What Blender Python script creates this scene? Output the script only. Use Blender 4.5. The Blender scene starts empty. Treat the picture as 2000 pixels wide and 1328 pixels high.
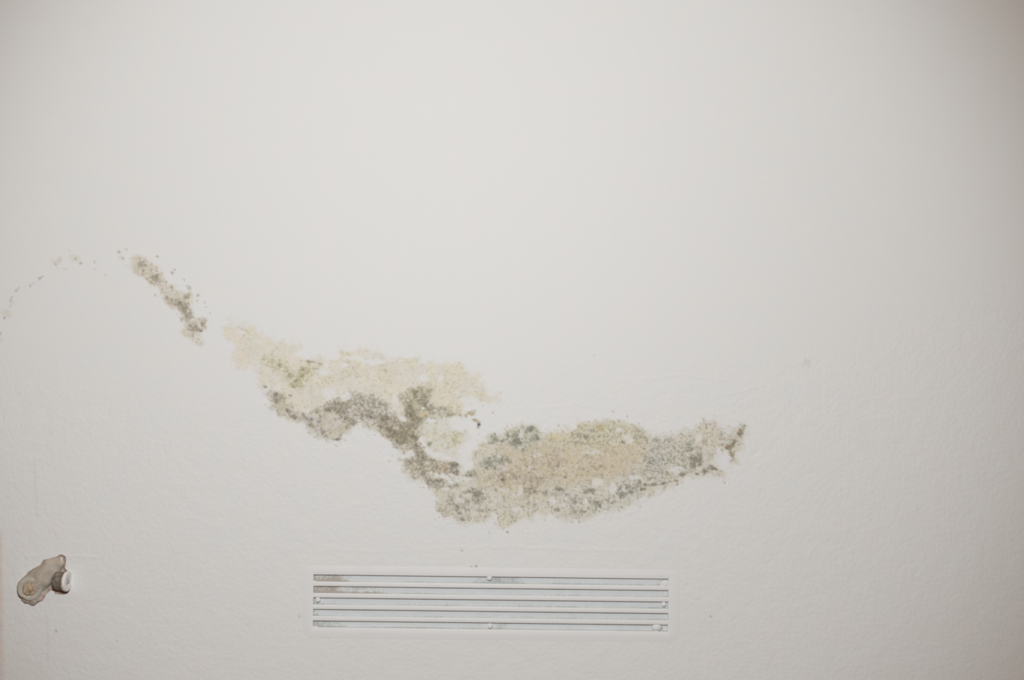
import bpy, bmesh, math
import numpy as np
from mathutils import Vector, Matrix, noise as mnoise

SC = bpy.context.scene
COL = SC.collection
PX = 0.00075          # metres of wall per photograph pixel
ZC = 1.0              # height of the picture centre above the floor

# ------------------------------------------------------------------ camera
cd = bpy.data.cameras.new('camera'); cam = bpy.data.objects.new('camera', cd); COL.objects.link(cam)
cam.location = (0, -2.1, ZC); cam.rotation_euler = (math.pi / 2, 0, 0)
cd.sensor_width = 36; cd.lens = 2800 / 2000 * 36
cd.clip_start = 0.05
cd.dof.use_dof = True; cd.dof.focus_distance = 2.04; cd.dof.aperture_fstop = 2.8
SC.camera = cam

# ------------------------------------------------------------------ light
w = bpy.data.worlds.new('world'); SC.world = w; w.use_nodes = True
bg = w.node_tree.nodes['Background']
bg.inputs[0].default_value = (0.162, 0.088, 0.030, 1); bg.inputs[1].default_value = 1.0
ld = bpy.data.lights.new('flash', 'SPOT'); lo = bpy.data.objects.new('flash', ld); COL.objects.link(lo)
lo.location = (-0.112, -1.6, ZC + 0.323)
lo.rotation_euler = (Vector((-0.056, 0, ZC + 0.042)) - lo.location).to_track_quat('-Z', 'Y').to_euler()
ld.energy = 85.4; ld.color = (0.928, 0.985, 1.018)
ld.spot_size = 2 * 0.657; ld.spot_blend = 0.63; ld.shadow_soft_size = 0.13

vs = SC.view_settings
SC.display_settings.display_device = 'sRGB'
vs.view_transform = 'Standard'; vs.look = 'None'; vs.exposure = 0.0; vs.gamma = 1.0; vs.use_curve_mapping = False

# ------------------------------------------------------------------ helpers
def lin(c):
    c = np.asarray(c, float) / 255
    return np.where(c <= .04045, c / 12.92, ((c + .055) / 1.055) ** 2.4)

WALL = np.array([0.80, 0.80, 0.80])
REF = np.array([210., 207., 203.])          # what clean wall looks like near the stains
def alb(c):                                  # albedo of something seen as colour c where clean wall is seen as REF
    return lin(c) / lin(REF) * WALL

def P(px, py, d=0.0):                        # point on (or d metres in front of) the wall
    k = (2.1 - d) / 2.1
    return Vector(((px - 1000) * PX * k, -d, ZC + (664 - py) * PX * k))

def tag(o, label=None, cat=None, group=None, kind=None):
    if label: o['label'] = label
    if cat: o['category'] = cat
    if group: o['group'] = group
    if kind: o['kind'] = kind
    return o

def link(name, me, mat, parent=None, smooth=True):
    o = bpy.data.objects.new(name, me); COL.objects.link(o)
    if mat and not me.materials: me.materials.append(mat)
    if smooth: me.polygons.foreach_set('use_smooth', [True] * len(me.polygons))
    if parent: o.parent = parent
    return o

def obj(name, bm, mat, parent=None, smooth=True):
    bmesh.ops.recalc_face_normals(bm, faces=bm.faces)
    me = bpy.data.meshes.new(name); bm.to_mesh(me); bm.free()
    return link(name, me, mat, parent, smooth)

def empty(name, loc, rot=(0, 0, 0)):
    o = bpy.data.objects.new(name, None); COL.objects.link(o)
    o.location = loc; o.rotation_euler = rot; o.empty_display_size = .02
    return o

RT = np.random.default_rng(7).random((256, 256))
def vn(x, y, seed=0):
    x = x + seed * 17.31; y = y + seed * 9.17
    xi = np.floor(x).astype(int); yi = np.floor(y).astype(int); fx = x - xi; fy = y - yi
    fx = fx * fx * (3 - 2 * fx); fy = fy * fy * (3 - 2 * fy)
    g = lambda a, b: RT[a & 255, b & 255]
    return (g(xi, yi) * (1 - fx) + g(xi + 1, yi) * fx) * (1 - fy) + (g(xi, yi + 1) * (1 - fx) + g(xi + 1, yi + 1) * fx) * fy
def fbm(x, y, size, seed=0, octs=4, rough=.55):
    s = 0; a = 1; t = 0
    for k in range(octs):
        s = s + a * vn(x / size * 2 ** k, y / size * 2 ** k, seed + k * 3); t += a; a *= rough
    return s / t - .5                       # about -.5 .. .5
def sst(a, b, v):
    t = np.clip((v - a) / (b - a), 0, 1); return t * t * (3 - 2 * t)

def sdist(X, Y, poly):                       # signed distance, positive inside
    p = np.array(poly, float); q = np.roll(p, -1, 0)
    inside = np.zeros(X.shape, bool); d = np.full(X.shape, 1e9)
    for (x0, y0), (x1, y1) in zip(p, q):
        if y0 != y1:
            c = ((y0 > Y) != (y1 > Y)) & (X < (x1 - x0) * (Y - y0) / (y1 - y0) + x0)
            inside ^= c
        dx, dy = x1 - x0, y1 - y0; L = dx * dx + dy * dy + 1e-9
        t = np.clip(((X - x0) * dx + (Y - y0) * dy) / L, 0, 1)
        d = np.minimum(d, (X - x0 - t * dx) ** 2 + (Y - y0 - t * dy) ** 2)
    d = np.sqrt(d)
    return np.where(inside, d, -d)

# ------------------------------------------------------------------ materials
def new_mat(name):
    m = bpy.data.materials.new(name); m.use_nodes = True
    nt = m.node_tree; b = nt.nodes['Principled BSDF']
    return m, nt, b
def N(nt, t, **kw):
    n = nt.nodes.new(t)
    for k, v in kw.items(): setattr(n, k, v)
    return n
def mathn(nt, op, a, b=None, clamp=False):
    n = N(nt, 'ShaderNodeMath', operation=op, use_clamp=clamp)
    for i, v in enumerate((a, b)):
        if v is None: continue
        if isinstance(v, (int, float)): n.inputs[i].default_value = v
        else: nt.links.new(v, n.inputs[i])
    return n.outputs[0]
def mixc(nt, f, a, b):
    n = N(nt, 'ShaderNodeMix', data_type='RGBA')
    for i, v in ((0, f), (6, a), (7, b)):
        if isinstance(v, (int, float)): n.inputs[i].default_value = v
        elif isinstance(v, (tuple, list, np.ndarray)): n.inputs[i].default_value = (*[float(c) for c in v[:3]], 1)
        else: nt.links.new(v, n.inputs[i])
    return n.outputs[2]
def noisen(nt, scale, detail=3, rough=.55, vec=None):
    n = N(nt, 'ShaderNodeTexNoise'); n.inputs['Scale'].default_value = scale
    n.inputs['Detail'].default_value = detail; n.inputs['Roughness'].default_value = rough
    if vec is not None: nt.links.new(vec, n.inputs['Vector'])
    return n.outputs['Fac']
def geo_pos(nt):
    return N(nt, 'ShaderNodeNewGeometry').outputs['Position']

def plaster_material():
    m, nt, b = new_mat('painted_plaster'); L = nt.links.new
    pos = geo_pos(nt)
    st = N(nt, 'ShaderNodeVertexColor', layer_name='stain')
    sp = N(nt, 'ShaderNodeVertexColor', layer_name='spore')
    rg = N(nt, 'ShaderNodeAttribute', attribute_name='rough')
    # clean paint with a very faint mottling
    mott = noisen(nt, 20, 4, .65, pos)
    base = mixc(nt, mott, WALL * (1.035, .988, .972), WALL * (.970, 1.010, 1.012))
    # soft stain, slightly blotchy
    bl = noisen(nt, 130, 5, .75, pos)
    fa = mathn(nt, 'MULTIPLY', st.outputs['Alpha'], mathn(nt, 'SUBTRACT', mathn(nt, 'MULTIPLY', bl, 3.0), .52), True)
    c = mixc(nt, fa, base, st.outputs['Color'])
    # spores: two sizes of specks, thresholded by the density painted on the mesh
    def specks(scale, thr, span, gain):
        n = noisen(nt, scale, 2.5, .6, pos)
        t = mathn(nt, 'SUBTRACT', thr, mathn(nt, 'MULTIPLY', sp.outputs['Alpha'], span))
        v = mathn(nt, 'MULTIPLY', mathn(nt, 'SUBTRACT', n, t), gain, True)
        return mathn(nt, 'MULTIPLY', v, mathn(nt, 'MULTIPLY', sp.outputs['Alpha'], 8, True))
    s1 = specks(230, .655, .27, 5.5); s2 = specks(110, .66, .27, 5.0)
    c = mixc(nt, mathn(nt, 'MULTIPLY', s2, .40), c, sp.outputs['Color'])
    c = mixc(nt, mathn(nt, 'MULTIPLY', s1, .50), c, sp.outputs['Color'])
    L(c, b.inputs['Base Color'])
    b.inputs['Roughness'].default_value = .75; b.inputs['Specular IOR Level'].default_value = .25
    h = mathn(nt, 'ADD', noisen(nt, 160, 3, .5, pos), mathn(nt, 'MULTIPLY', noisen(nt, 45, 2, .5, pos), 1.4))
    bp = N(nt, 'ShaderNodeBump'); bp.inputs['Distance'].default_value = .0011
    L(mathn(nt, 'MULTIPLY', rg.outputs['Fac'], .62), bp.inputs['Strength'])
    L(h, bp.inputs['Height']); L(bp.outputs[0], b.inputs['Normal'])
    return m

def speckled(name, ca, cb, scale, rough=.8, bump=.0, metallic=0., detail=4, cc=None, scale2=None):
    m, nt, b = new_mat(name); L = nt.links.new; pos = geo_pos(nt)
    n = noisen(nt, scale, detail, .65, pos)
    f = mathn(nt, 'MULTIPLY', mathn(nt, 'SUBTRACT', n, .36), 3.6, True)
    c = mixc(nt, f, ca, cb)
    if cc is not None:
        n2 = noisen(nt, scale2, 3, .6, pos)
        c = mixc(nt, mathn(nt, 'MULTIPLY', mathn(nt, 'SUBTRACT', n2, .52), 7, True), c, cc)
    L(c, b.inputs['Base Color']); b.inputs['Roughness'].default_value = rough; b.inputs['Metallic'].default_value = metallic
    b.inputs['Specular IOR Level'].default_value = .3
    if bump:
        bp = N(nt, 'ShaderNodeBump'); bp.inputs['Distance'].default_value = bump; bp.inputs['Strength'].default_value = .8
        L(n, bp.inputs['Height']); L(bp.outputs[0], b.inputs['Normal'])
    return m

M_WALL = plaster_material()
M_PLATE = speckled('painted_metal', WALL * 1.0, WALL * 1.02, 30, .5, .0002)
M_MORTAR = speckled('bare_mortar', alb((166, 146, 134)), alb((184, 164, 152)), 260, .95, .0012, cc=alb((150, 140, 130)), scale2=120)
M_ELBOW = speckled('mortar_crusted_pipe', alb((165, 153, 138)), alb((180, 166, 150)), 230, .9, .001, cc=alb((158, 150, 139)), scale2=90)
M_SOCKET = speckled('grey_pipe_end', alb((166, 161, 146)), alb((178, 171, 157)), 140, .7, .0004)
M_RUST = speckled('rusty_crust', alb((166, 146, 122)), alb((192, 168, 138)), 300, .95, .0015, cc=alb((140, 120, 98)), scale2=150)
M_DARK = speckled('dark_metal', alb((96, 84, 74)), alb((140, 126, 112)), 200, .6, .0006)
M_CAP = speckled('white_cap', WALL * (1.02, .97, .93), WALL * (1.05, 1.02, .99), 120, .4, .0002)
M_SCREW = speckled('grey_screw', alb((150, 154, 158)), alb((172, 174, 176)), 200, .5)
M_FILLER = speckled('wall_filler', WALL * (.99, .98, .96), WALL * 1.01, 200, .8, .0006)
M_FLOOR = speckled('floor_boards', (.34, .25, .17), (.42, .31, .21), 6, .6)

def backing_material():
    m, nt, b = new_mat('galvanised_sheet'); L = nt.links.new; pos = geo_pos(nt)
    d = N(nt, 'ShaderNodeVertexColor', layer_name='dirt')
    n = noisen(nt, 70, 4, .6, pos)
    c = mixc(nt, n, alb((188, 189, 187)), alb((201, 201, 198)))
    n2 = noisen(nt, 240, 3, .7, pos)
    t = mathn(nt, 'SUBTRACT', .80, mathn(nt, 'MULTIPLY', d.outputs['Alpha'], .68))
    c = mixc(nt, mathn(nt, 'MULTIPLY', mathn(nt, 'SUBTRACT', n2, t), 3.5, True), c, d.outputs['Color'])
    L(c, b.inputs['Base Color']); b.inputs['Roughness'].default_value = .7; b.inputs['Specular IOR Level'].default_value = .3
    return m
M_BACK = backing_material()

# ------------------------------------------------------------------ the wall: grid lines in photograph pixels
def lines(*segs):
    out = []
    for a, b, s in segs: out += list(np.arange(a, b, s))
    out.append(segs[-1][1]); return np.array(out, float)
gx = lines((-1960, -200, 80), (-200, -40, 16), (-40, 1480, 2), (1480, 2040, 8), (2040, 3960, 80))
gy = lines((-1496, -56, 80), (-56, 464, 8), (464, 1200, 2), (1200, 1340, 4), (1340, 1996, 82))
VX, VY = np.meshgrid(gx, gy)                 # rows: y
ny, nx = VX.shape

# growth on the wall -------------------------------------------------
c4 = lambda pts: [(x / 4., 440 + y / 4.) for x, y in pts]
c5 = lambda pts: [(400 + x / 4.4275, 600 + y / 4.4275) for x, y in pts]
c6 = lambda pts: [(700 + x / 3.495, 680 + y / 3.495) for x, y in pts]
c7 = lambda pts: [(1080 + x / 4.743, 780 + y / 4.743) for x, y in pts]
c8 = lambda pts: [(780 + x / 5.532, 820 + y / 5.532) for x, y in pts]

A = np.zeros(VX.shape); AC = np.tile(WALL, (*VX.shape, 1)).astype(float)
D = np.zeros(VX.shape); DC = np.tile(alb((120, 112, 96)), (*VX.shape, 1)).astype(float)

def over(a, c, m, col, ix):
    aa = a[ix]; m = np.clip(m, 0, 1)
    na = m + aa * (1 - m); na_ = np.maximum(na, 1e-6)
    c[ix] = (m[..., None] * col + (aa * (1 - m))[..., None] * c[ix]) / na_[..., None]
    a[ix] = na
def window(x0, y0, x1, y1, pad):
    ys = np.where((gy >= y0 - pad) & (gy <= y1 + pad))[0]; xs = np.where((gx >= x0 - pad) & (gx <= x1 + pad))[0]
    if not len(ys) or not len(xs): return None
    return slice(ys[0], ys[-1] + 1), slice(xs[0], xs[-1] + 1)
LSEED = [0]
def layer(poly, stain=None, amt=0., spore=None, dens=0., soft=5., warp=7., var=.5, clean=0., fray=1., dclean=0.):
    LSEED[0] += 5; s = LSEED[0]
    p = np.array(poly); ix = window(*p.min(0), *p.max(0), warp * 2 + soft * 2)
    X, Y = VX[ix], VY[ix]
    wx = X + fbm(X, Y, 22, s) * warp * 2.6 + fbm(X, Y, 6, s + 1, 2) * warp * .8
    wy = Y + fbm(X, Y, 22, s + 2) * warp * 2.6 + fbm(X, Y, 6, s + 3, 2) * warp * .8
    sd = sdist(wx, wy, poly)
    fr = fbm(X, Y, 13, s + 6, 4, .75)
    m = sst(-.55, .55, sd / (soft * 2.6) + fray * 2.2 * fr * np.exp(-np.clip(sd, 0, None) / (soft * 5)) + fray * .15)
    v = np.clip(1 + var * 2.2 * fbm(X, Y, 26, s + 4, 4, .65), 0, 1.6)
    if stain is not None:
        k = fbm(X, Y, 20, s + 12, 3, .6)[..., None]; k2 = fbm(X, Y, 32, s + 14, 3, .6)[..., None]
        over(A, AC, m * amt * v, alb(stain) * (1 + .16 * k + np.array([.05, .02, -.13]) * (k2 + .14)), ix)
    if dclean: D[ix] *= 1 - m * dclean
    if spore is not None:
        v2 = np.clip(1 + 3.4 * (var + .25) * fbm(X, Y, 17, s + 9, 4, .7), 0, 2.2)
        over(D, DC, m * dens * v2, alb(spore), ix)
    if clean:
        A[ix] *= 1 - m * clean; D[ix] *= 1 - m * clean
def blob(x, y, rx, ry, ang=0, stain=None, amt=0., spore=None, dens=0., clean=0., warp=2.5):
    R = max(rx, ry); ix = window(x - R, y - R, x + R, y + R, R + 6)
    if ix is None: return
    X, Y = VX[ix] - x, VY[ix] - y
    X = X + fbm(VX[ix], VY[ix], 8, 41, 3) * warp * 2; Y = Y + fbm(VX[ix], VY[ix], 8, 47, 3) * warp * 2
    a = math.radians(ang); u = X * math.cos(a) + Y * math.sin(a); v = -X * math.sin(a) + Y * math.cos(a)
    r = np.sqrt((u / rx) ** 2 + (v / ry) ** 2)
    if max(rx, ry) > 6: r = r + 1.5 * fbm(VX[ix], VY[ix], 9, 61, 3, .7)
    m = 1 - sst(.45, 1.25, r)
    if stain is not None: over(A, AC, m * amt, alb(stain), ix)
    if spore is not None: over(D, DC, m * dens, alb(spore), ix)
    if clean: A[ix] *= 1 - m * clean; D[ix] *= 1 - m * clean
def blobs(conv, scale, lst, **kw):
    for t in lst:
        (x, y), = conv([t[:2]]); rx = t[2] / scale; ry = (t[3] if len(t) > 3 else t[2]) / scale
        blob(x, y, rx, ry, t[4] if len(t) > 4 else 0, **kw)

BRN = (112, 102, 84); GRY = (112, 108, 92); OLV = (122, 114, 78); DRK = (88, 80, 74)
# 1. streak at upper left
layer(c4([(1035,265),(1060,235),(1140,235),(1160,300),(1220,320),(1280,410),(1330,455),(1390,500),(1420,545),(1480,540),(1490,600),(1470,640),(1520,700),(1500,740),(1600,740),(1610,790),(1560,840),(1560,900),(1575,935),(1530,935),(1480,870),(1430,830),(1440,770),(1440,730),(1390,680),(1310,610),(1280,570),(1255,500),(1160,440),(1060,370),(1035,320)]),
      (194, 184, 165), .75, BRN, .46, 4, 3, .35)
blobs(c4, 4, [(1105,305,40,30),(1215,415,55,26,30),(1385,610,75,30,30),(1470,700,35),(1430,640,40),(1510,800,50,30),(1580,770,22)], stain=(150, 140, 120), amt=.42, spore=BRN, dens=.6)
blobs(c4, 4, [(1345,370,16),(1440,425,10),(1480,490,18,22),(1545,545,16),(1230,242,12),(1455,550,26),(1640,690,8),(1600,600,8),(1215,545,10),(1365,350,9),(1610,640,8),(1540,590,9)], stain=(160, 154, 140), amt=.55, spore=GRY, dens=.5, warp=1.2)
blobs(c4, 4, [(1572,825,16,10,-20)], stain=(112, 110, 104), amt=.8, spore=DRK, dens=.6, warp=1)
# 2. specks along the arc at far left
blobs(c4, 4, [(585,255,42,34),(430,290,36,26),(470,262,22),(500,345,20,10),(525,340,10),(740,285,12),(820,390,10),(745,340,12),(940,255,28,22),(985,190,20,14),(40,690,46,34),(90,600,22,34),(5,895,14,24)], stain=(198, 190, 172), amt=.5, spore=GRY, dens=.2, warp=2)
blobs(c4, 4, [(930,208,16,14),(630,295,18,11,-35),(435,305,12),(310,414,17,11,-30),(237,470,8,14,20),(262,455,8),(330,400,7),(128,510,17,10,-45),(148,492,7),(85,585,12,15),(92,562,7),(36,722,11),(78,632,7),(6,845,9,16),(740,292,7),(450,335,6),(965,258,8,14),(990,186,7),(540,200,5),(590,262,12)], stain=(150, 146, 132), amt=.55, spore=GRY, dens=.35, warp=1.)
# 3. middle patch: pale washed area
B = (c5([(160,180),(230,130),(300,150),(390,160),(480,215),(545,265),(600,320),(700,335),(800,350),(795,420),(860,450),(920,440),(1020,460),(1050,500),(1080,480),(1150,470),(1160,375),(1240,360),(1420,390),(1560,430)])
     + c6([(320,90),(390,60),(460,90),(600,100),(700,110),(730,170),(800,190),(830,260),(900,310),(975,350),(900,380),(800,350),(720,370),(700,430),(560,430),(480,480),(400,560),(330,500),(230,430),(100,380),(0,370)])
     + c5([(1240,840),(1100,860),(1000,900),(900,900),(780,880),(700,800),(560,740),(510,700),(500,620),(470,560),(400,510),(300,500),(250,430),(290,340),(250,270)]))
layer(B, (204, 196, 181), .86, (158, 150, 126), .34, 6, 6, .32)
blobs(c5, 4.4275, [(240,240,90,50,35),(330,300,60,40),(330,430,70,50)], stain=(212, 200, 184), amt=.4)
blobs(c5, 4.4275, [(860,590,130,60,-35),(740,590,100,60),(800,670,80,40),(900,520,110,40,-10),(600,480,130,60,20)], stain=(196, 188, 160), amt=.6, spore=(150, 142, 108), dens=.5)
blobs(c5, 4.4275, [(860,580,50,16,-35),(840,530,26),(735,590,26),(765,680,22),(790,640,36,12,-35),(655,505,18),(975,535,24,10)], stain=(152, 146, 112), amt=.5, spore=OLV, dens=.6, warp=1.5)
blobs(c5, 4.4275, [(900,470,70,14,8),(1000,490,26,16)], stain=(172, 160, 140), amt=.6, spore=BRN, dens=.5, warp=1.5)
blobs(c5, 4.4275, [(1290,530,60,70),(1220,560,70,50),(1550,570,60,80),(1100,620,120,60),(1220,400,60,30)], stain=(200, 193, 168), amt=.45, spore=(160, 150, 116), dens=.3)
blobs(c6, 3.495, [(360,100,50,30),(650,150,70,50),(560,260,120,80),(620,380,90,50),(180,190,60,70),(820,310,90,20)], stain=(208, 198, 174), amt=.5, spore=(176, 166, 140), dens=.25)
blobs(c5, 4.4275, [(310,215,40,28),(1010,560,50,42),(900,400,110,34),(1310,440,80,26),(1210,500,40,18),(595,715,75,34),(1085,752,50,42),(1220,765,48,42),(1480,470,120,30)], clean=.85)
blobs(c6, 3.495, [(450,205,50,22),(560,205,36,26),(250,360,26,50),(760,355,60,30,10)], clean=.8)
# 4. darker band along the lower edge of the middle patch
C = (c5([(530,765),(570,735),(690,750),(700,830),(750,860),(800,905),(880,925),(960,895),(1020,900),(1030,840),(1120,800),(1220,812),(1290,830),(1270,745),(1400,750),(1500,790),(1560,820),(1620,900),(1690,950)])
     + c6([(310,470),(350,440),(400,500),(440,560),(420,640),(440,680),(480,760),(600,785),(670,800),(690,850),(650,880),(590,870),(480,860),(520,900),(600,930),(560,965),(470,930),(400,880),(365,880),(330,830),(310,785),(275,780),(270,760),(330,760),(400,740),(370,680)])
     + c5([(1710,1270),(1660,1200),(1560,1130),(1480,1060),(1430,1050),(1370,1040),(1345,960),(1320,950),(1310,1020),(1230,1080),(1170,1160),(1110,1150),(1030,1165),(960,1100),(885,1050),(860,1000),(740,975),(640,920),(560,840)]))
layer(C, (188, 179, 162), .8, BRN, .56, 4, 3.5, .35)
blobs(c5, 4.4275, [(1120,860,110,50,-10),(1200,900,60),(1390,930,80,50),(1640,1010,110,80,45),(1700,1100,80,60,40)], stain=(166, 153, 134), amt=.55, spore=BRN, dens=.6)
blobs(c5, 4.4275, [(1225,965,42,30,40),(1285,1000,30),(1010,1070,36,24,50),(1145,1140,32,16),(1425,950,34,22),(1560,960,50,34),(1520,1030,36,24),(1620,1080,70,26,35),(720,890,34,26,40),(770,945,44,18),(1100,880,60,24,-20),(930,1020,40,24,30),(630,800,36),(1650,1190,40)], stain=(132, 120, 100), amt=.5, spore=DRK, dens=.6, warp=2)
blobs(c5, 4.4275, [(618,754,22,14),(738,762,22,12),(918,970,26,18),(980,990,16,10),(525,690,16)], stain=(128, 124, 132), amt=.75, spore=(104, 100, 112), dens=.6, warp=1)
blobs(c6, 3.495, [(180,500,80,60,40),(260,590,110,40,25),(340,610,60,60),(330,550,60,60)], stain=(160, 147, 124), amt=.6, spore=BRN, dens=.65)
blobs(c6, 3.495, [(310,690,60,36)], stain=(198, 190, 172), amt=.6, spore=BRN, dens=.4)
layer(c5([(1290,750),(1500,790),(1600,880),(1560,930),(1350,880),(1260,800)]), (190, 185, 172), .5, GRY, .5, 8, 5)
# olive dark column
layer(c6([(280,320),(390,270),(490,280),(500,350),(480,400),(560,420),(690,445),(690,465),(560,460),(480,490),(430,530),(420,620),(390,660),(330,620),(300,600),(350,500),(320,430),(300,380)]), (181, 170, 146), .72, (112, 108, 84), .55, 5, 5, .35)
blobs(c6, 3.495, [(395,310,40,30),(350,375,34,30),(360,430,46,40),(400,500,50,40),(370,460,40),(380,610,40,26),(460,330,20),(440,370,50,34),(560,415,40,20),(630,455,30,12),(490,400,30)], stain=(138, 130, 106), amt=.45, spore=(94, 89, 73), dens=.55, warp=2)
blobs(c6, 3.495, [(450,455,24,18)], stain=(196, 172, 128), amt=.8)
blobs(c6, 3.495, [(440,410,11),(300,480,34,22,40),(340,355,8)], clean=.9, warp=1)
# pale greenish area right of the column
layer(c6([(420,600),(440,530),(500,480),(600,470),(640,500),(620,550),(740,570),(740,600),(700,640),(690,740),(600,750),(520,730),(450,660)]), (200, 194, 177), .7, (150, 146, 118), .4, 6, 5, .4)
blobs(c6, 3.495, [(630,620,90,50),(680,600,50,30)], stain=(200, 192, 158), amt=.5, spore=OLV, dens=.3)
blobs(c6, 3.495, [(485,655,20)], stain=(140, 138, 126), amt=.6, spore=GRY, dens=.6, warp=1.5)
blobs(c6, 3.495, [(430,628,34,18,60),(490,715,44,18,30),(570,740,90,22,10),(500,495,40,16),(680,520,60,30)], clean=.9)
blobs(c6, 3.495, [(775,442,36,20),(735,460,14),(798,492,34,12,25)], stain=(176, 160, 126), amt=.8, spore=BRN, dens=.6, warp=1.5)
blobs(c6, 3.495, [(822,522,15,14)], stain=(70, 62, 72), amt=1., warp=.6)
blobs(c6, 3.495, [(815,542,14,8),(920,440,8),(1015,1255,7),(850,392,6)], stain=(150, 140, 126), amt=.6, warp=.6)
# lower left body
layer(c8([(160,280),(200,260),(250,290),(290,390),(390,440),(500,460),(600,455),(645,510),(625,600),(560,620),(640,640),(500,650),(330,680),(300,640),(240,640),(110,620),(60,550),(60,460),(150,440),(190,410)]), (192, 183, 166), .75, BRN, .55, 5, 4, .35)
blobs(c8, 5.532, [(185,290,44,34),(215,360,40,60,-20),(250,420,40)], stain=(140, 128, 106), amt=.65, spore=DRK, dens=.5)
blobs(c8, 5.532, [(460,520,55,45)], stain=(198, 172, 142), amt=.55)
blobs(c8, 5.532, [(600,490,40,30),(600,560,34,44),(520,590,40,16),(230,480,50,24),(270,580,50,40),(380,655,70,26),(440,665,30)], stain=(150, 140, 118), amt=.45, spore=DRK, dens=.55, warp=2)
# 5. big right hand patch
Dp = (c8([(300,660),(420,640),(520,640),(620,620),(700,610),(720,570),(800,530),(870,540),(900,500),(810,480),(780,430),(800,370),(865,345),(885,250),(960,200),(1000,160),(1060,185),(1100,200),(1150,130),(1250,110),(1350,75),(1480,70),(1500,130),(1560,190),(1700,150),(1800,170)])
      + c7([(20,310),(60,350),(190,320),(240,245),(330,225),(440,235),(520,212),(640,240),(750,235),(830,300),(960,370),(1100,370),(1150,320),(1300,295),(1400,210),(1480,215),(1560,300),(1600,370),(1650,290),(1740,230),(1780,255),(1750,340),(1745,440),(1700,520),(1710,600),(1650,590),(1600,480),(1530,480),(1490,560),(1540,640),(1600,690),(1560,720),(1440,700),(1330,705),(1240,720),(1180,780),(1130,800),(1000,810),(940,850),(830,920),(720,960),(600,1020),(480,1030),(330,1100),(200,1100),(60,1080)])
      + c8([(1700,1050),(1640,1000),(1500,1010),(1380,1060),(1200,1140),(1080,1140),(1060,1060),(1000,1020),(900,1080),(720,1100),(600,1080),(480,1050),(400,950),(390,830),(330,750)]))
layer(Dp, (196, 188, 171), .78, GRY, .52, 5, 4, .3)
# tan heart
layer(c8([(1100,290),(1250,280),(1500,240),(1700,200),(1881,180)]) + c7([(0,350),(200,420),(500,400),(640,420),(840,340),(860,560),(700,700),(480,730),(300,790),(0,800)]) + c8([(1600,860),(1300,760),(1000,720),(850,720),(900,600),(1100,560),(1250,560),(1180,400)]),
      (192, 179, 156), .88, (126, 112, 88), .36, 10, 8, .22, dclean=.75)
blobs(c7, 4.743, [(60,520,100,60),(760,470,110,90),(600,670,120,50),(400,600,160,60),(100,470,160,50)], stain=(194, 179, 154), amt=.4)
blobs(c6, 3.495, [(1320,760,90,60),(1180,900,110,60),(1000,880,120,70)], stain=(186, 172, 152), amt=.45, spore=BRN, dens=.45)
# olive yellow top
layer(c7([(-60,330),(60,350),(190,330),(240,250),(440,235),(640,240),(760,250),(840,320),(800,370),(640,420),(400,440),(200,420),(-60,440)]), (194, 186, 162), .7, (124, 114, 84), .42, 6, 5, .4, dclean=.3)
blobs(c7, 4.743, [(440,265,50,40)], stain=(190, 172, 124), amt=.6, spore=OLV, dens=.5)
blobs(c6, 3.495, [(1330,610,60,30)], stain=(200, 190, 150), amt=.6)
# dark grey green top left of it
layer(c8([(960,200),(1060,185),(1150,140),(1350,80),(1480,75),(1500,200),(1480,300),(1250,290),(1100,250)]), (190, 187, 170), .6, (100, 99, 82), .6, 6, 5, .4)
blobs(c6, 3.495, [(930,612,34,24,30),(980,632,14),(1090,610,36,30),(1075,650,40,24),(1205,612,40,24),(1160,560,26,20),(1180,545,30,16),(1030,600,30,10),(1210,825,36,11),(1150,807,14),(940,765,90,36),(880,800,60,26),(1030,770,20)], stain=(146, 146, 128), amt=.5, spore=(88, 88, 74), dens=.55, warp=2)
blobs(c6, 3.495, [(983,898,14,12)], stain=(104, 96, 88), amt=.8, warp=.8)
blobs(c6, 3.495, [(800,975,60,24),(770,860,40,30),(540,905,44,16),(660,940,50,24),(740,980,36,12),(640,800,34,24),(630,955,20),(1160,970,50,26),(1280,1000,40,22),(1370,965,36,16),(840,1110,40,24),(710,1168,30,16),(700,1060,80,60),(820,1020,60,60)], stain=(150, 143, 122), amt=.4, spore=DRK, dens=.5, warp=2.5)
# grey right part
layer(c7([(870,350),(1100,370),(1300,330),(1350,450),(1240,640),(1180,720),(1000,760),(840,720),(700,720),(860,580)]), (195, 189, 175), .65, (112, 103, 88), .40, 8, 6, .3)
blobs(c7, 4.743, [(920,470,26,24),(1000,545,30,20),(935,375,34,20),(1090,380,50,14),(860,370,20,20),(1260,440,36,40),(970,660,30,16),(910,570,50,40)], stain=(160, 157, 146), amt=.4, spore=(92, 90, 88), dens=.5, warp=2)
blobs(c7, 4.743, [(1320,540,60,40,-20),(1280,630,36,50),(1330,590,50,40),(1340,690,26,16),(1430,640,60,22,-25),(1200,680,40,30),(1400,670,50,14),(1500,640,40,14,20)], stain=(142, 134, 116), amt=.5, spore=(84, 78, 66), dens=.65, warp=2)
blobs(c7, 4.743, [(1430,260,60,50),(1430,400,80,70),(1530,370,50,60)], stain=(204, 192, 174), amt=.7)
blobs(c7, 4.743, [(1670,420,50,34,-30),(1690,390,30),(1620,440,26),(1655,510,22,34,-15),(1730,310,26,60,20)], stain=(156, 136, 108), amt=.6, spore=(92, 80, 62), dens=.6, warp=2)
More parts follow.
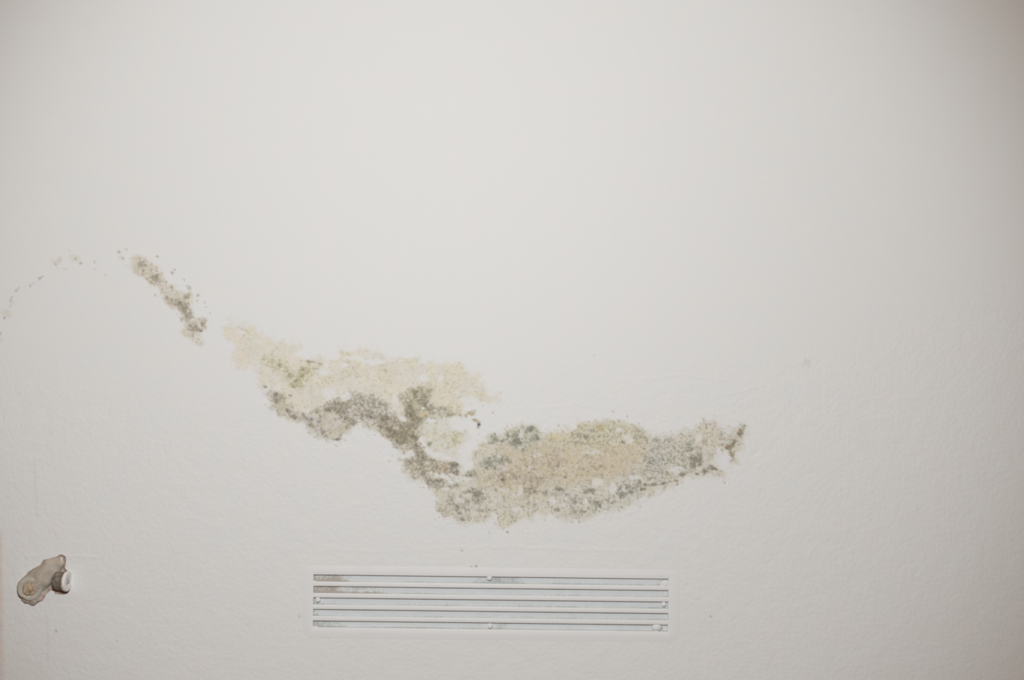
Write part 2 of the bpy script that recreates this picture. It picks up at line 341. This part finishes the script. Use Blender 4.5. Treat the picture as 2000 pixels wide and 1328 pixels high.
# peppered bottom
layer(c7([(-60,830),(100,800),(300,790),(560,730),(800,740),(830,820),(740,900),(600,1010),(330,1090),(0,1080)]), (198, 193, 180), .5, (98, 94, 80), .46, 8, 6, .3, dclean=.5)
blobs(c7, 4.743, [(635,888,44,30),(740,850,56,28,-30),(690,810,34,24),(800,760,26),(400,955,56,22,25),(200,955,22),(60,825,50,16),(130,880,22),(540,962,14),(500,932,14),(440,985,16),(110,720,20,16),(330,670,14),(240,335,70,24,15),(300,350,30),(650,400,28,14,30),(765,350,28),(330,850,60,30),(40,1020,24),(270,1040,40,14),(200,1040,16)], stain=(134, 130, 112), amt=.5, spore=(80, 80, 70), dens=.6, warp=2)
blobs(c7, 4.743, [(1140,755,22,16),(1030,778,34,12,-10),(925,790,44,15),(860,790,30,16),(1150,790,12),(1080,757,20,6),(840,830,30,14)], stain=(130, 116, 98), amt=.65, spore=DRK, dens=.5, warp=1.2)
blobs(c7, 4.743, [(620,287,42,26),(692,352,58,38),(700,390,34,20),(558,828,44,46),(415,765,70,30),(760,722,60,22),(350,492,80,22),(1150,655,70,34),(1560,560,70,80),(1350,350,30,50),(10,940,16,26),(310,960,18,44)], clean=.68)
blobs(c6, 3.495, [(1200,725,52,16),(1108,970,16,34),(1325,1035,24,34),(1090,1100,44,18),(690,1040,38,26),(640,870,60,12,15),(590,960,40,14),(730,890,70,14,5),(1115,590,18,28)], clean=.65)
blobs(c8, 5.532, [(420,600,110,28,10),(520,640,90,26,35),(620,660,80,22,-5)], clean=.85)
# loose spots around the patches
rs = np.random.default_rng(12)
EDGE = np.array(Dp + C + c4([(1100,250),(1300,440),(1480,520),(1560,900),(1380,690)]))
for k in range(300):
    e = EDGE[rs.integers(len(EDGE))]; x, y = e + rs.normal(size=2) * 9
    r = .9 + 1.5 * rs.random() ** 2
    blob(x, y, r, r, 0, stain=((140, 132, 114), (132, 130, 122), (160, 140, 110))[k % 3], amt=.3 + .35 * rs.random(), warp=.3)
for x, y, r, a in [(1160,694,2,.3),(1484,697,2,.45),(902,1075,3,.3),(921,1107,2.5,.4),(930,1106,3.5,.4),(110,1232,3,.4),(1388,1204,2,.5),(642,1244,2.5,.35),(584,1204,3,.3),(1250,1235,2,.4),(1197,804,1.8,.5),(1225,813,3,.4),(228,1252,2,.3),(955,1040,2,.35),(991,1039,2.5,.6)]:
    blob(x, y, r, r, 0, stain=(150, 140, 122), amt=a * 1.3, warp=.5)
blob(1575, 708, 5, 9, 30, stain=(188, 178, 160), amt=.3)
# pinkish strip at the far left edge of the view, smooth filled strip with hairline joints
layer([(-20, 1030), (3, 1036), (5, 1120), (6, 1240), (9, 1400), (11, 2100), (-12, 2100), (-14, 1400)], (202, 190, 182), .8, soft=3, warp=.5, var=.1, fray=0.)
for (x0, y0), (x1, y1), aa in [((92, 1195), (93, 1290), .12), ((68, 900), (72, 1010), .14), ((100, 560), (88, 660), .0)]:
    for t in np.linspace(0, 1, 24):
        blob(x0 + (x1 - x0) * t, y0 + (y1 - y0) * t, 2.4, 4.5, 0, stain=(186, 184, 180), amt=aa, warp=1.)

# relief ---------------------------------------------------------------
ROUGH = .22 + .78 * sst(-60, 110, VY - (690 + 60 * np.sin(VX / 420.) - 70 * sst(1400, 2000, VX)) + 160 * fbm(VX, VY, 150, 3))
H = 0.0005 * fbm(VX, VY, 190, 60, 3) * 1.0              # metres towards the room
H += np.where((VX > -10) & (VX < 1490), 1, 0) * (.00022 * fbm(VX, VY, 22, 71, 3) * ROUGH)
H += .00016 * np.clip(A + D, 0, 1) * (fbm(VX, VY, 5, 80, 2) + .1)
def ridge(pts, wd, h):
    ix = window(min(p[0] for p in pts), min(p[1] for p in pts), max(p[0] for p in pts), max(p[1] for p in pts), wd * 4)
    X, Y = VX[ix], VY[ix]; d = np.full(X.shape, 1e9)
    Xw = X + 5 * fbm(X, Y, 14, 90, 2); Yw = Y + 5 * fbm(X, Y, 14, 95, 2)
    for (x0, y0), (x1, y1) in zip(pts, pts[1:]):
        dx, dy = x1 - x0, y1 - y0; t = np.clip(((Xw - x0) * dx + (Yw - y0) * dy) / (dx * dx + dy * dy), 0, 1)
        d = np.minimum(d, np.hypot(Xw - x0 - t * dx, Yw - y0 - t * dy))
    H[ix] += .6 * h * np.exp(-(d / wd) ** 2)
g1 = lambda pts: [(1100 + x / 3.333, 620 + y / 3.333) for x, y in pts]
g2 = lambda pts: [(1280 + x / 7.81, 1090 + y / 7.81) for x, y in pts]
ridge(g1([(1060,500),(1180,470),(1290,445)]), 3, .0005)
ridge(g1([(1310,930),(1390,810),(1480,690),(1580,560)]), 4, -.0005)
ridge(g1([(1240,900),(1330,770),(1430,640)]), 4, -.0004)
ridge(g1([(480,395),(600,400),(750,370),(900,390),(1030,410)]), 3, .00045)
ridge(g1([(590,545),(650,500),(720,485),(850,505)]), 2.5, -.00035)
ridge(g2([(430,400),(540,450),(620,495),(710,505)]), 2, -.0004)
ridge(g2([(490,560),(590,635),(700,640)]), 2, -.0004)
ridge(g2([(440,1190),(500,1165),(560,1120)]), 2, -.0003)
ridge(g2([(620,280),(700,240),(800,200),(890,180)]), 2, .0003)
ridge([(560,1100),(590,1090),(640,1073),(760,1078),(880,1070),(1010,1068),(1120,1074),(1250,1076)], 3, .00038)
ridge([(1020,1066),(1110,1060),(1200,1072)], 2, -.0003)
ridge([(1370,940),(1430,985),(1500,1060)], 5, .0003)
ridge([(1040,800),(1130,790),(1200,800)], 3, .0004)
ridge([(52,1086),(110,1084),(192,1088)], 3, .0006)
ridge([(100,520),(140,490),(240,480)], 3, .00035)
ridge([(190,530),(230,520),(255,515)], 3, .0003)

# outline of the broken hole around the pipe (crop origin 20,1070)
hp = lambda pts: [(20 + x / 10.214, 1070 + y / 10.214) for x, y in pts]
HOLE = hp([(125,780),(150,700),(215,620),(290,560),(350,480),(430,430),(500,390),(590,345),(625,270),(660,235),(740,225),(860,195),(930,180),(970,140),(1040,135),(1095,165),(1115,215),(1105,320),(1090,410),(1120,440),(1180,500),(1215,600),(1215,720),(1190,850),(1150,905),(1075,940),(980,935),(890,925),(855,870),(800,850),(760,900),(700,945),(685,1010),(620,1040),(560,1100),(480,1160),(400,1130),(320,1120),(265,1125),(215,1060),(165,990),(135,900)])
# snap near vertices on to the outline
SX, SY = VX.copy(), VY.copy()
ix = window(20, 1070, 160, 1200, 8)
hd = np.full(VX.shape, -99.); hd[ix] = sdist(VX[ix], VY[ix], HOLE)
p = np.array(HOLE); q = np.roll(p, -1, 0)
for r in range(ix[0].start, ix[0].stop):
    for c in range(ix[1].start, ix[1].stop):
        if abs(hd[r, c]) < 1.05:
            best = None
            for (x0, y0), (x1, y1) in zip(p, q):
                dx, dy = x1 - x0, y1 - y0
                t = min(1, max(0, ((VX[r, c] - x0) * dx + (VY[r, c] - y0) * dy) / (dx * dx + dy * dy + 1e-9)))
                X_, Y_ = x0 + t * dx, y0 + t * dy; dd = (X_ - VX[r, c]) ** 2 + (Y_ - VY[r, c]) ** 2
                if best is None or dd < best[0]: best = (dd, X_, Y_)
            SX[r, c], SY[r, c] = best[1], best[2]; hd[r, c] = 0
rec = sst(0, 4.5, hd) * (.0036 + .0026 * fbm(VX, VY, 14, 33, 3))
H = H - rec
ROUGH[hd > 1] = 0

# opening behind the grille
VC = (958.5, 1177.8); VANG = math.radians(0.70)
def in_vent(x, y, hw, hh):
    dx, dy = x - VC[0], y - VC[1]
    u = dx * math.cos(VANG) + dy * math.sin(VANG); v = -dx * math.sin(VANG) + dy * math.cos(VANG)
    return (abs(u) < hw) & (abs(v) < hh)

H[in_vent(VX, VY, 380, 82)] *= .15
verts = np.stack([(SX - 1000) * PX, -H, ZC + (664 - SY) * PX], -1).reshape(-1, 3)
idx = np.arange(nx * ny).reshape(ny, nx)
quads = np.stack([idx[:-1, :-1], idx[1:, :-1], idx[1:, 1:], idx[:-1, 1:]], -1).reshape(-1, 4)
cx = ((SX[:-1, :-1] + SX[1:, :-1] + SX[1:, 1:] + SX[:-1, 1:]) / 4).ravel()
cy = ((SY[:-1, :-1] + SY[1:, :-1] + SY[1:, 1:] + SY[:-1, 1:]) / 4).ravel()
cm = np.clip(A, 0, 1) * 1.0 + np.clip(D, 0, 1) * .6
cm = ((cm[:-1, :-1] + cm[1:, :-1] + cm[1:, 1:] + cm[:-1, 1:]) / 4).ravel()
hc = ((np.minimum(np.minimum(hd[:-1, :-1], hd[1:, 1:]), np.minimum(hd[1:, :-1], hd[:-1, 1:])))).ravel()
ident = np.zeros(len(quads), int)
mould = (cm > .10) & (cy < 1062) & (cy > 466) & (cx > -8)
right = cx > 905 - (cy - 930) * .25
ident[mould & (cx < 250)] = 1
ident[mould & (cx >= 250) & (cx < 417) & (cy < 700)] = 2
ident[mould & (cx >= 417) & ~right] = 3
ident[mould & (cx >= 417) & right & (cy > 815)] = 4
ident[mould & (cx >= 417) & right & (cy <= 815)] = 3
ident[hc >= 0] = 5
ident[in_vent(cx, cy, 352, 57)] = -1

# shared vertex normals so the growth lies seamlessly in the wall
G = verts.reshape(ny, nx, 3)
du = np.zeros_like(G); dv = np.zeros_like(G)
du[:, 1:-1] = G[:, 2:] - G[:, :-2]; du[:, 0] = G[:, 1] - G[:, 0]; du[:, -1] = G[:, -1] - G[:, -2]
dv[1:-1] = G[:-2] - G[2:]; dv[0] = G[0] - G[1]; dv[-1] = G[-2] - G[-1]
NRM = np.cross(du, dv); NRM /= np.maximum(np.linalg.norm(NRM, axis=-1, keepdims=True), 1e-12)
NRM = NRM.reshape(-1, 3)

ST = np.concatenate([AC, np.clip(A, 0, 1)[..., None]], -1).reshape(-1, 4)
SPR = np.concatenate([DC, np.clip(D, 0, 1)[..., None]], -1).reshape(-1, 4)
RG = ROUGH.ravel()

def grid_mesh(name, sel, extra=None):
    f = quads[sel]; used, inv = np.unique(f, return_inverse=True); inv = inv.reshape(-1, 4)
    v = verts[used]; nv = len(v); nrm = NRM[used]; st, sp, rg = ST[used], SPR[used], RG[used]
    faces = inv
    if extra is not None:                       # thickness of the wall: sides and back
        ev, ef = extra
        v = np.vstack([v, ev]); faces = np.vstack([inv, np.array(ef) + nv])
        pad = len(ev); st = np.vstack([st, np.tile([.8, .8, .8, 0], (pad, 1))]); sp = np.vstack([sp, np.tile([.5, .5, .5, 0], (pad, 1))]); rg = np.append(rg, np.zeros(pad))
    me = bpy.data.meshes.new(name)
    me.vertices.add(len(v)); me.vertices.foreach_set('co', v.ravel())
    me.loops.add(faces.size); me.loops.foreach_set('vertex_index', faces.ravel().astype(np.int32))
    me.polygons.add(len(faces)); me.polygons.foreach_set('loop_start', np.arange(0, faces.size, 4, dtype=np.int32))
    me.update(calc_edges=True)
    a = me.color_attributes.new('stain', 'FLOAT_COLOR', 'POINT'); a.data.foreach_set('color', st.astype(np.float32).ravel())
    a = me.color_attributes.new('spore', 'FLOAT_COLOR', 'POINT'); a.data.foreach_set('color', sp.astype(np.float32).ravel())
    a = me.attributes.new('rough', 'FLOAT', 'POINT'); a.data.foreach_set('value', rg.astype(np.float32))
    me.polygons.foreach_set('use_smooth', [True] * len(me.polygons))
    if extra is None: me.normals_split_custom_set_from_vertices([tuple(n) for n in nrm])
    else:
        ln = np.zeros((faces.size, 3)); ln[:inv.size] = nrm[inv.ravel()]
        fe = faces[len(inv):]
        for k, q4 in enumerate(fe):
            a0, a1, a2 = v[q4[0]], v[q4[1]], v[q4[2]]; n_ = np.cross(a1 - a0, a2 - a1); n_ /= np.linalg.norm(n_) + 1e-12
            ln[inv.size + 4 * k: inv.size + 4 * k + 4] = n_
        me.normals_split_custom_set([tuple(n) for n in ln])
    return me

x0, x1 = verts[:, 0].min(), verts[:, 0].max(); z0, z1 = verts[:, 2].min(), verts[:, 2].max(); T = .20
ev = [(x0,0,z0),(x1,0,z0),(x1,0,z1),(x0,0,z1),(x0,T,z0),(x1,T,z0),(x1,T,z1),(x0,T,z1)]
ef = [(0,4,5,1),(1,5,6,2),(2,6,7,3),(3,7,4,0),(4,7,6,5)]
wall = link('wall_back', grid_mesh('wall_back', ident == 0, (np.array(ev, float), ef)), M_WALL)
tag(wall, 'white painted plaster wall, smooth above and slightly rough below', kind='structure')
for k, (nm, lb) in {1: ('mould_specks', 'thin arc of tiny grey mould specks at the left edge of the wall'),
                    2: ('mould_streak', 'narrow slanting streak of brown-grey mould at upper left, apart from the larger patches'),
                    3: ('mould_patch', 'pale yellow-beige mould patch with a dark olive lower edge, left of the big patch'),
                    4: ('mould_patch', 'wide tan and grey peppered mould patch above the right half of the vent grille')}.items():
    tag(link(nm, grid_mesh(nm, ident == k), M_WALL, wall), lb)
tag(link('mortar_bed', grid_mesh('mortar_bed', ident == 5), M_MORTAR, wall), 'rough brown mortar showing in the broken hole around the pipe fitting')

# floor under the wall, out of view, gives the warm bounce
bm = bmesh.new(); bmesh.ops.create_cube(bm, size=1)
for v in bm.verts: v.co = ((v.co.x) * (x1 - x0), -2.0 + v.co.y * 4.0, z0 - .05 + v.co.z * .1)
fl = obj('floor', bm, M_FLOOR, None, False); tag(fl, 'plain brown floor below the wall', kind='structure')

# ------------------------------------------------------------------ vent grille
vo = P(*VC); vent = empty('vent_grille', vo, (0, VANG, 0))
tag(vent, 'long white metal ventilation grille with five horizontal slots, set flush in the wall', 'vent')
def rr(hw, hh, r, cx_=0, cz_=0, n=6):
    out = []
    for sx, sz, a0 in ((1, 1, 0), (-1, 1, 90), (-1, -1, 180), (1, -1, 270)):
        for k in range(n + 1):
            a = math.radians(a0 + 90 * k / n)
            out.append((cx_ + sx * (hw - r) + r * math.cos(a), cz_ + sz * (hh - r) + r * math.sin(a)))
    return out
def loops(bm, rings, close=True):
    vr = [[bm.verts.new(p) for p in r] for r in rings]
    n = len(vr[0])
    for a, b in zip(vr, vr[1:]):
        for i in range(n): bm.faces.new((a[i], a[(i + 1) % n], b[(i + 1) % n], b[i]))
    return vr
px = PX
ohw, ohh = 346.5 * px, 51.4 * px
bm = bmesh.new()
ocx, ocz = 1.5 * px, -1.4 * px
def ring(hw, hh, r, y, cx_=0, cz_=0): return [(x, y, z) for x, z in rr(hw, hh, r, cx_, cz_)]
loops(bm, [ring(371*px, 74*px, 19*px, .0005, ocx, ocz), ring(368*px, 71*px, 17*px, .00003, ocx, ocz), ring(365*px, 68*px, 16*px, -.00018, ocx, ocz), ring(359*px, 62*px, 14*px, -.0004, ocx, ocz),
           ring(ohw + .0007, ohh + .0007, .0010, -.0007), ring(ohw + .0002, ohh + .0002, .0007, -.0005), ring(ohw, ohh, .0006, .0), ring(ohw, ohh, .0006, .0068)])
obj('frame', bm, M_PLATE, vent)
# slats
slat_me = None
hs = 9.2 * px / 2
for k in range(4):
    zc = (51.4 - 13.3 - 4.6 - k * 22.5) * px
    if slat_me is None:
        bm = bmesh.new()
        prof = [(.0000, hs), (-.0004, hs * .93), (-.00065, hs * .72), (-.0008, hs * .3), (-.0008, -hs * .1), (-.0007, -hs * .55), (-.0004, -hs * .85), (.0001, -hs), (.0022, -hs), (.0022, hs)]
        va = [bm.verts.new((-ohw - .0008, y, z)) for y, z in prof]; vb = [bm.verts.new((ohw + .0008, y, z)) for y, z in prof]
        for i in range(len(prof)): bm.faces.new((va[i], va[(i + 1) % len(prof)], vb[(i + 1) % len(prof)], vb[i]))
        bm.faces.new(va); bm.faces.new(vb[::-1])
        s = obj('slat', bm, M_PLATE, vent, False); slat_me = s.data
    else:
        s = bpy.data.objects.new('slat', slat_me); COL.objects.link(s); s.parent = vent
    s.location = (0, 0, zc)
# backing sheet with dirt
nxb, nzb = 240, 44
bx = np.linspace(-ohw, ohw, nxb); bz = np.linspace(-ohh, ohh, nzb)
BX, BZ = np.meshgrid(bx, bz)
bp_ = BX / px; bq = -BZ / px                       # pixels right / down from the middle
dirt = np.full(BX.shape, .22)
ph = ((bq + 51.4) % 22.5)                            # 0 at slot top
row = np.floor((bq + 51.4) / 22.5).astype(int)
dirt += .42 * sst(8, 13, ph) * (ph < 16) * (.4 + 1.6 * (fbm(bp_, bq, 60, 5, 3) + .35)).clip(0, 1.4)
for r_, cx_, wx, am in [(0, -345, 70, .9), (1, -345, 48, 1.0), (1, -250, 50, .5), (4, -345, 60, .8), (2, -345, 12, .7), (0, -4, 30, .6), (0, 40, 30, .5), (4, -40, 22, .5), (4, 24, 16, .7), (0, 335, 10, .5), (3, -345, 8, .5), (4, -150, 60, .25), (2, 60, 60, .2)]:
    dirt += am * (row == r_) * np.exp(-((bp_ - cx_) / wx) ** 2) * (.7 + fbm(bp_, bq, 20, 8, 3))
dcol = np.where(((bp_ < -200) & (row < 2))[..., None], alb((164, 154, 142)), alb((166, 168, 164)))
dcol = np.where((dirt < .7)[..., None] & (ph > 8)[..., None], alb((184, 178, 162)), dcol)
me = bpy.data.meshes.new('backing_panel')
bverts = np.stack([BX, np.full_like(BX, .0038) + .0006 * fbm(bp_, bq, 50, 15, 2), BZ], -1).reshape(-1, 3)
bi = np.arange(nxb * nzb).reshape(nzb, nxb)
bf = np.stack([bi[:-1, :-1], bi[:-1, 1:], bi[1:, 1:], bi[1:, :-1]], -1).reshape(-1, 4)
me.from_pydata(bverts.tolist(), [], bf.tolist())
a = me.color_attributes.new('dirt', 'FLOAT_COLOR', 'POINT')
a.data.foreach_set('color', np.concatenate([dcol, dirt.clip(0, 1)[..., None]], -1).astype(np.float32).ravel())
b_ = link('backing_panel', me, M_BACK, vent); tag(b_, 'pale grey dusty sheet behind the slots')
md = b_.modifiers.new('thickness', 'SOLIDIFY'); md.thickness = .0008; md.offset = -1
# rivets
def lathe(prof, n=16):
    bm = bmesh.new(); rings_ = []
    for r, y in prof:
        rings_.append([(r * math.cos(2 * math.pi * k / n), y, r * math.sin(2 * math.pi * k / n)) for k in range(n)])
    vr = loops(bm, rings_); bm.faces.new(vr[0]); bm.faces.new(vr[-1][::-1]); return bm
riv = None
for (x, y, r) in [(956, 1128.3, 5.2), (620.8, 1171.6, 4.9), (1296.5, 1180.5, 4.9), (957, 1222.5, 5.2)]:
    if riv is None:
        o = obj('rivet', lathe([(1., .0040), (1., .0004), (.86, -.0003), (.5, -.0007), (.12, -.0008)]), M_PLATE, vent, False); riv = o.data
    else:
        o = bpy.data.objects.new('rivet', riv); COL.objects.link(o); o.parent = vent
    dx, dy = x - VC[0], y - VC[1]
    o.location = ((dx * math.cos(VANG) + dy * math.sin(VANG)) * px, 0, (dx * math.sin(VANG) - dy * math.cos(VANG)) * px)
    o.scale = (r * px, 1, r * px)
# dried filler clogging the slot corners
def lump(cx_, cy_, rx, ry, dep, seed):
    bm = bmesh.new(); bmesh.ops.create_icosphere(bm, subdivisions=3, radius=1)
    dx, dy = cx_ - VC[0], cy_ - VC[1]
    for v in bm.verts:
        n = 1 + .22 * mnoise.noise(v.co * 2.1 + Vector((seed, 0, 0)))
        v.co = Vector((v.co.x * rx * px * n, v.co.y * dep * n + .0022, v.co.z * ry * px * n))
        v.co.x += (dx * math.cos(VANG) + dy * math.sin(VANG)) * px; v.co.z += (dx * math.sin(VANG) - dy * math.cos(VANG)) * px
    return bm
for args in [(1299, 1141, 10, 8, .0032, 3), (1283, 1226, 10, 7.5, .0032, 8), (1300, 1230.5, 6, 3.5, .003, 12), (615, 1226, 7, 3.4, .003, 17), (614, 1138, 4, 4, .003, 21)]:
    obj('filler_blob', lump(*args), M_FILLER, vent)

# ------------------------------------------------------------------ capped pipe fitting in the hole
fit = empty('pipe_fitting', P(88, 1140, 0))
tag(fit, 'mortar-crusted pipe fitting with a white cap, sticking out of a broken hole in the wall', 'pipe')
base = fit.location.copy()
def tube(path, rad, n=28, amp=0., seed=0, freq=90, caps=True):
    pts = [p - base for p in path]; bm = bmesh.new(); rings_ = []
    # resample with Catmull-Rom
    Q, R = [], []
    for i in range(len(pts) - 1):
        p0, p1, p2, p3 = pts[max(i - 1, 0)], pts[i], pts[i + 1], pts[min(i + 2, len(pts) - 1)]
        for s in range(5):
            t = s / 5
            Q.append(.5 * ((2 * p1) + (-p0 + p2) * t + (2 * p0 - 5 * p1 + 4 * p2 - p3) * t * t + (-p0 + 3 * p1 - 3 * p2 + p3) * t ** 3)); R.append(rad[i] * (1 - t) + rad[i + 1] * t)
    Q.append(pts[-1]); R.append(rad[-1])
    for i, (p, r) in enumerate(zip(Q, R)):
        d = (Q[min(i + 1, len(Q) - 1)] - Q[max(i - 1, 0)]).normalized()
        u = d.cross(Vector((0, 0, 1))); u = u.normalized() if u.length > .1 else Vector((1, 0, 0)); w_ = u.cross(d)
        ring_ = []
        for k in range(n):
            a = 2 * math.pi * k / n; v = p + (u * math.cos(a) + w_ * math.sin(a)) * r
            v += (v - p).normalized() * amp * mnoise.noise(v * freq + Vector((seed, 0, 0))) * 2
            ring_.append(v)
        rings_.append(ring_)
    vr = loops(bm, rings_)
    if caps:
        for r_, p in ((vr[0], Q[0]), (vr[-1], Q[-1])):
            c = bm.verts.new(p)
            for i in range(n): bm.faces.new((r_[i], r_[(i + 1) % n], c))
    return bm
def facing(loc, nrm, bm):                       # lathe axis (-Y) turned to nrm
    q_ = Vector((0, -1, 0)).rotation_difference(Vector(nrm).normalized())
    for v in bm.verts: v.co = q_ @ v.co + (loc - base)
    return bm
hpt = lambda x, y, d: P(20 + x / 10.214, 1070 + y / 10.214, d)
mm = .001
# elbow body: from behind the open end up to the top right lobe
o = obj('elbow_body', tube([hpt(430, 800, -12*mm), hpt(560, 650, -9*mm), hpt(700, 520, -7*mm), hpt(860, 385, -7*mm), hpt(985, 290, -7*mm), hpt(1040, 250, -9*mm)],
        [19*mm, 18.5*mm, 17*mm, 15*mm, 11.5*mm, 7*mm], amp=1.9*mm, seed=3, freq=75), M_ELBOW, fit)
# open socket, grey, facing the viewer and a little down left
n1 = (.12, -1, -.14)
R0 = 18.2 * mm
sock = obj('pipe_socket', facing(hpt(385, 822, 6*mm), n1, lathe([(R0*.98, .026), (R0, .010), (R0, .0015), (R0*.97, -.0008), (R0*.90, -.0022), (R0*.74, -.0026), (R0*.56, -.0018), (R0*.50, 0.), (R0*.48, .003)], 32)), M_SOCKET, fit)
tag(sock, 'dull grey open pipe end')
for v in sock.data.vertices:
    v.co += Vector((1, 0, 1)) * (1.1 * mm * mnoise.noise(v.co * 110))
bm = bmesh.new(); bmesh.ops.create_icosphere(bm, subdivisions=4, radius=1)
for v in bm.verts:
    n = 1 + .55 * mnoise.noise(v.co * 1.7 + Vector((5, 2, 0))) + .25 * mnoise.noise(v.co * 5)
    c = v.co * n; v.co = Vector((c.x * 8.0 * mm + c.z * 3.6 * mm - (1.5*mm if c.z < 0 else 0) * c.z, c.y * 3.4 * mm, c.z * 12.5 * mm - .8 * mm))
pl = obj('rust_crust', facing(hpt(368, 800, 6.5*mm), n1, bm), M_RUST, sock)
pl.matrix_parent_inverse = Matrix.Identity(4); tag(pl, 'yellow-brown rust crust clogging the pipe end')
# pinkish mortar collar below the socket
obj('mortar_collar', tube([hpt(230, 960, -3*mm), hpt(330, 1040, -2.5*mm), hpt(450, 1060, -2.5*mm), hpt(560, 1000, -2.5*mm), hpt(660, 900, -3*mm), hpt(740, 800, -4*mm)],
        [3*mm, 5*mm, 6.2*mm, 6.4*mm, 5*mm, 3.5*mm], n=16, amp=1.3*mm, seed=9, freq=150), M_MORTAR, fit)
# side branch and its white cap
n2 = Vector((.985, -.13, -.05)).normalized()
capc = hpt(1130, 668, 9*mm)
br = obj('side_branch', facing(capc - n2 * .4 * mm, n2, lathe([(9*mm, .019), (12.2*mm, .017), (13.2*mm, .012), (12.9*mm, .009), (12.9*mm, .006), (14.0*mm, .005), (14.2*mm, .0005), (13.0*mm, 0.)], 32)), M_DARK, fit)
tag(br, 'short dark brown metal branch')
cap = obj('cap', facing(capc, n2, lathe([(14.2*mm, .0022), (14.7*mm, .0012), (14.7*mm, -.0012), (14.2*mm, -.0022), (13.0*mm, -.0026), (5.5*mm, -.0024), (4.6*mm, -.0014), (1*mm, -.0014)], 36)), M_CAP, fit)
tag(cap, 'round white cap')
sc = obj('cap_screw', facing(capc + n2 * 1.6 * mm, n2, lathe([(4.1*mm, .0008), (4.1*mm, -.0003), (3.2*mm, -.0010), (.8*mm, -.0011)], 16)), M_SCREW, cap)
tag(sc, 'small grey screw in the middle of the cap')
# small white paint drip on the top lobe
bm = bmesh.new(); bmesh.ops.create_icosphere(bm, subdivisions=3, radius=1)
for v in bm.verts: v.co = Vector((v.co.x * 1.4 * mm, v.co.y * 1.2 * mm, v.co.z * 3.2 * mm)) + (hpt(1020, 230, 1.4*mm) - base)
tag(obj('paint_drip', bm, M_CAP, fit), 'white paint drip')
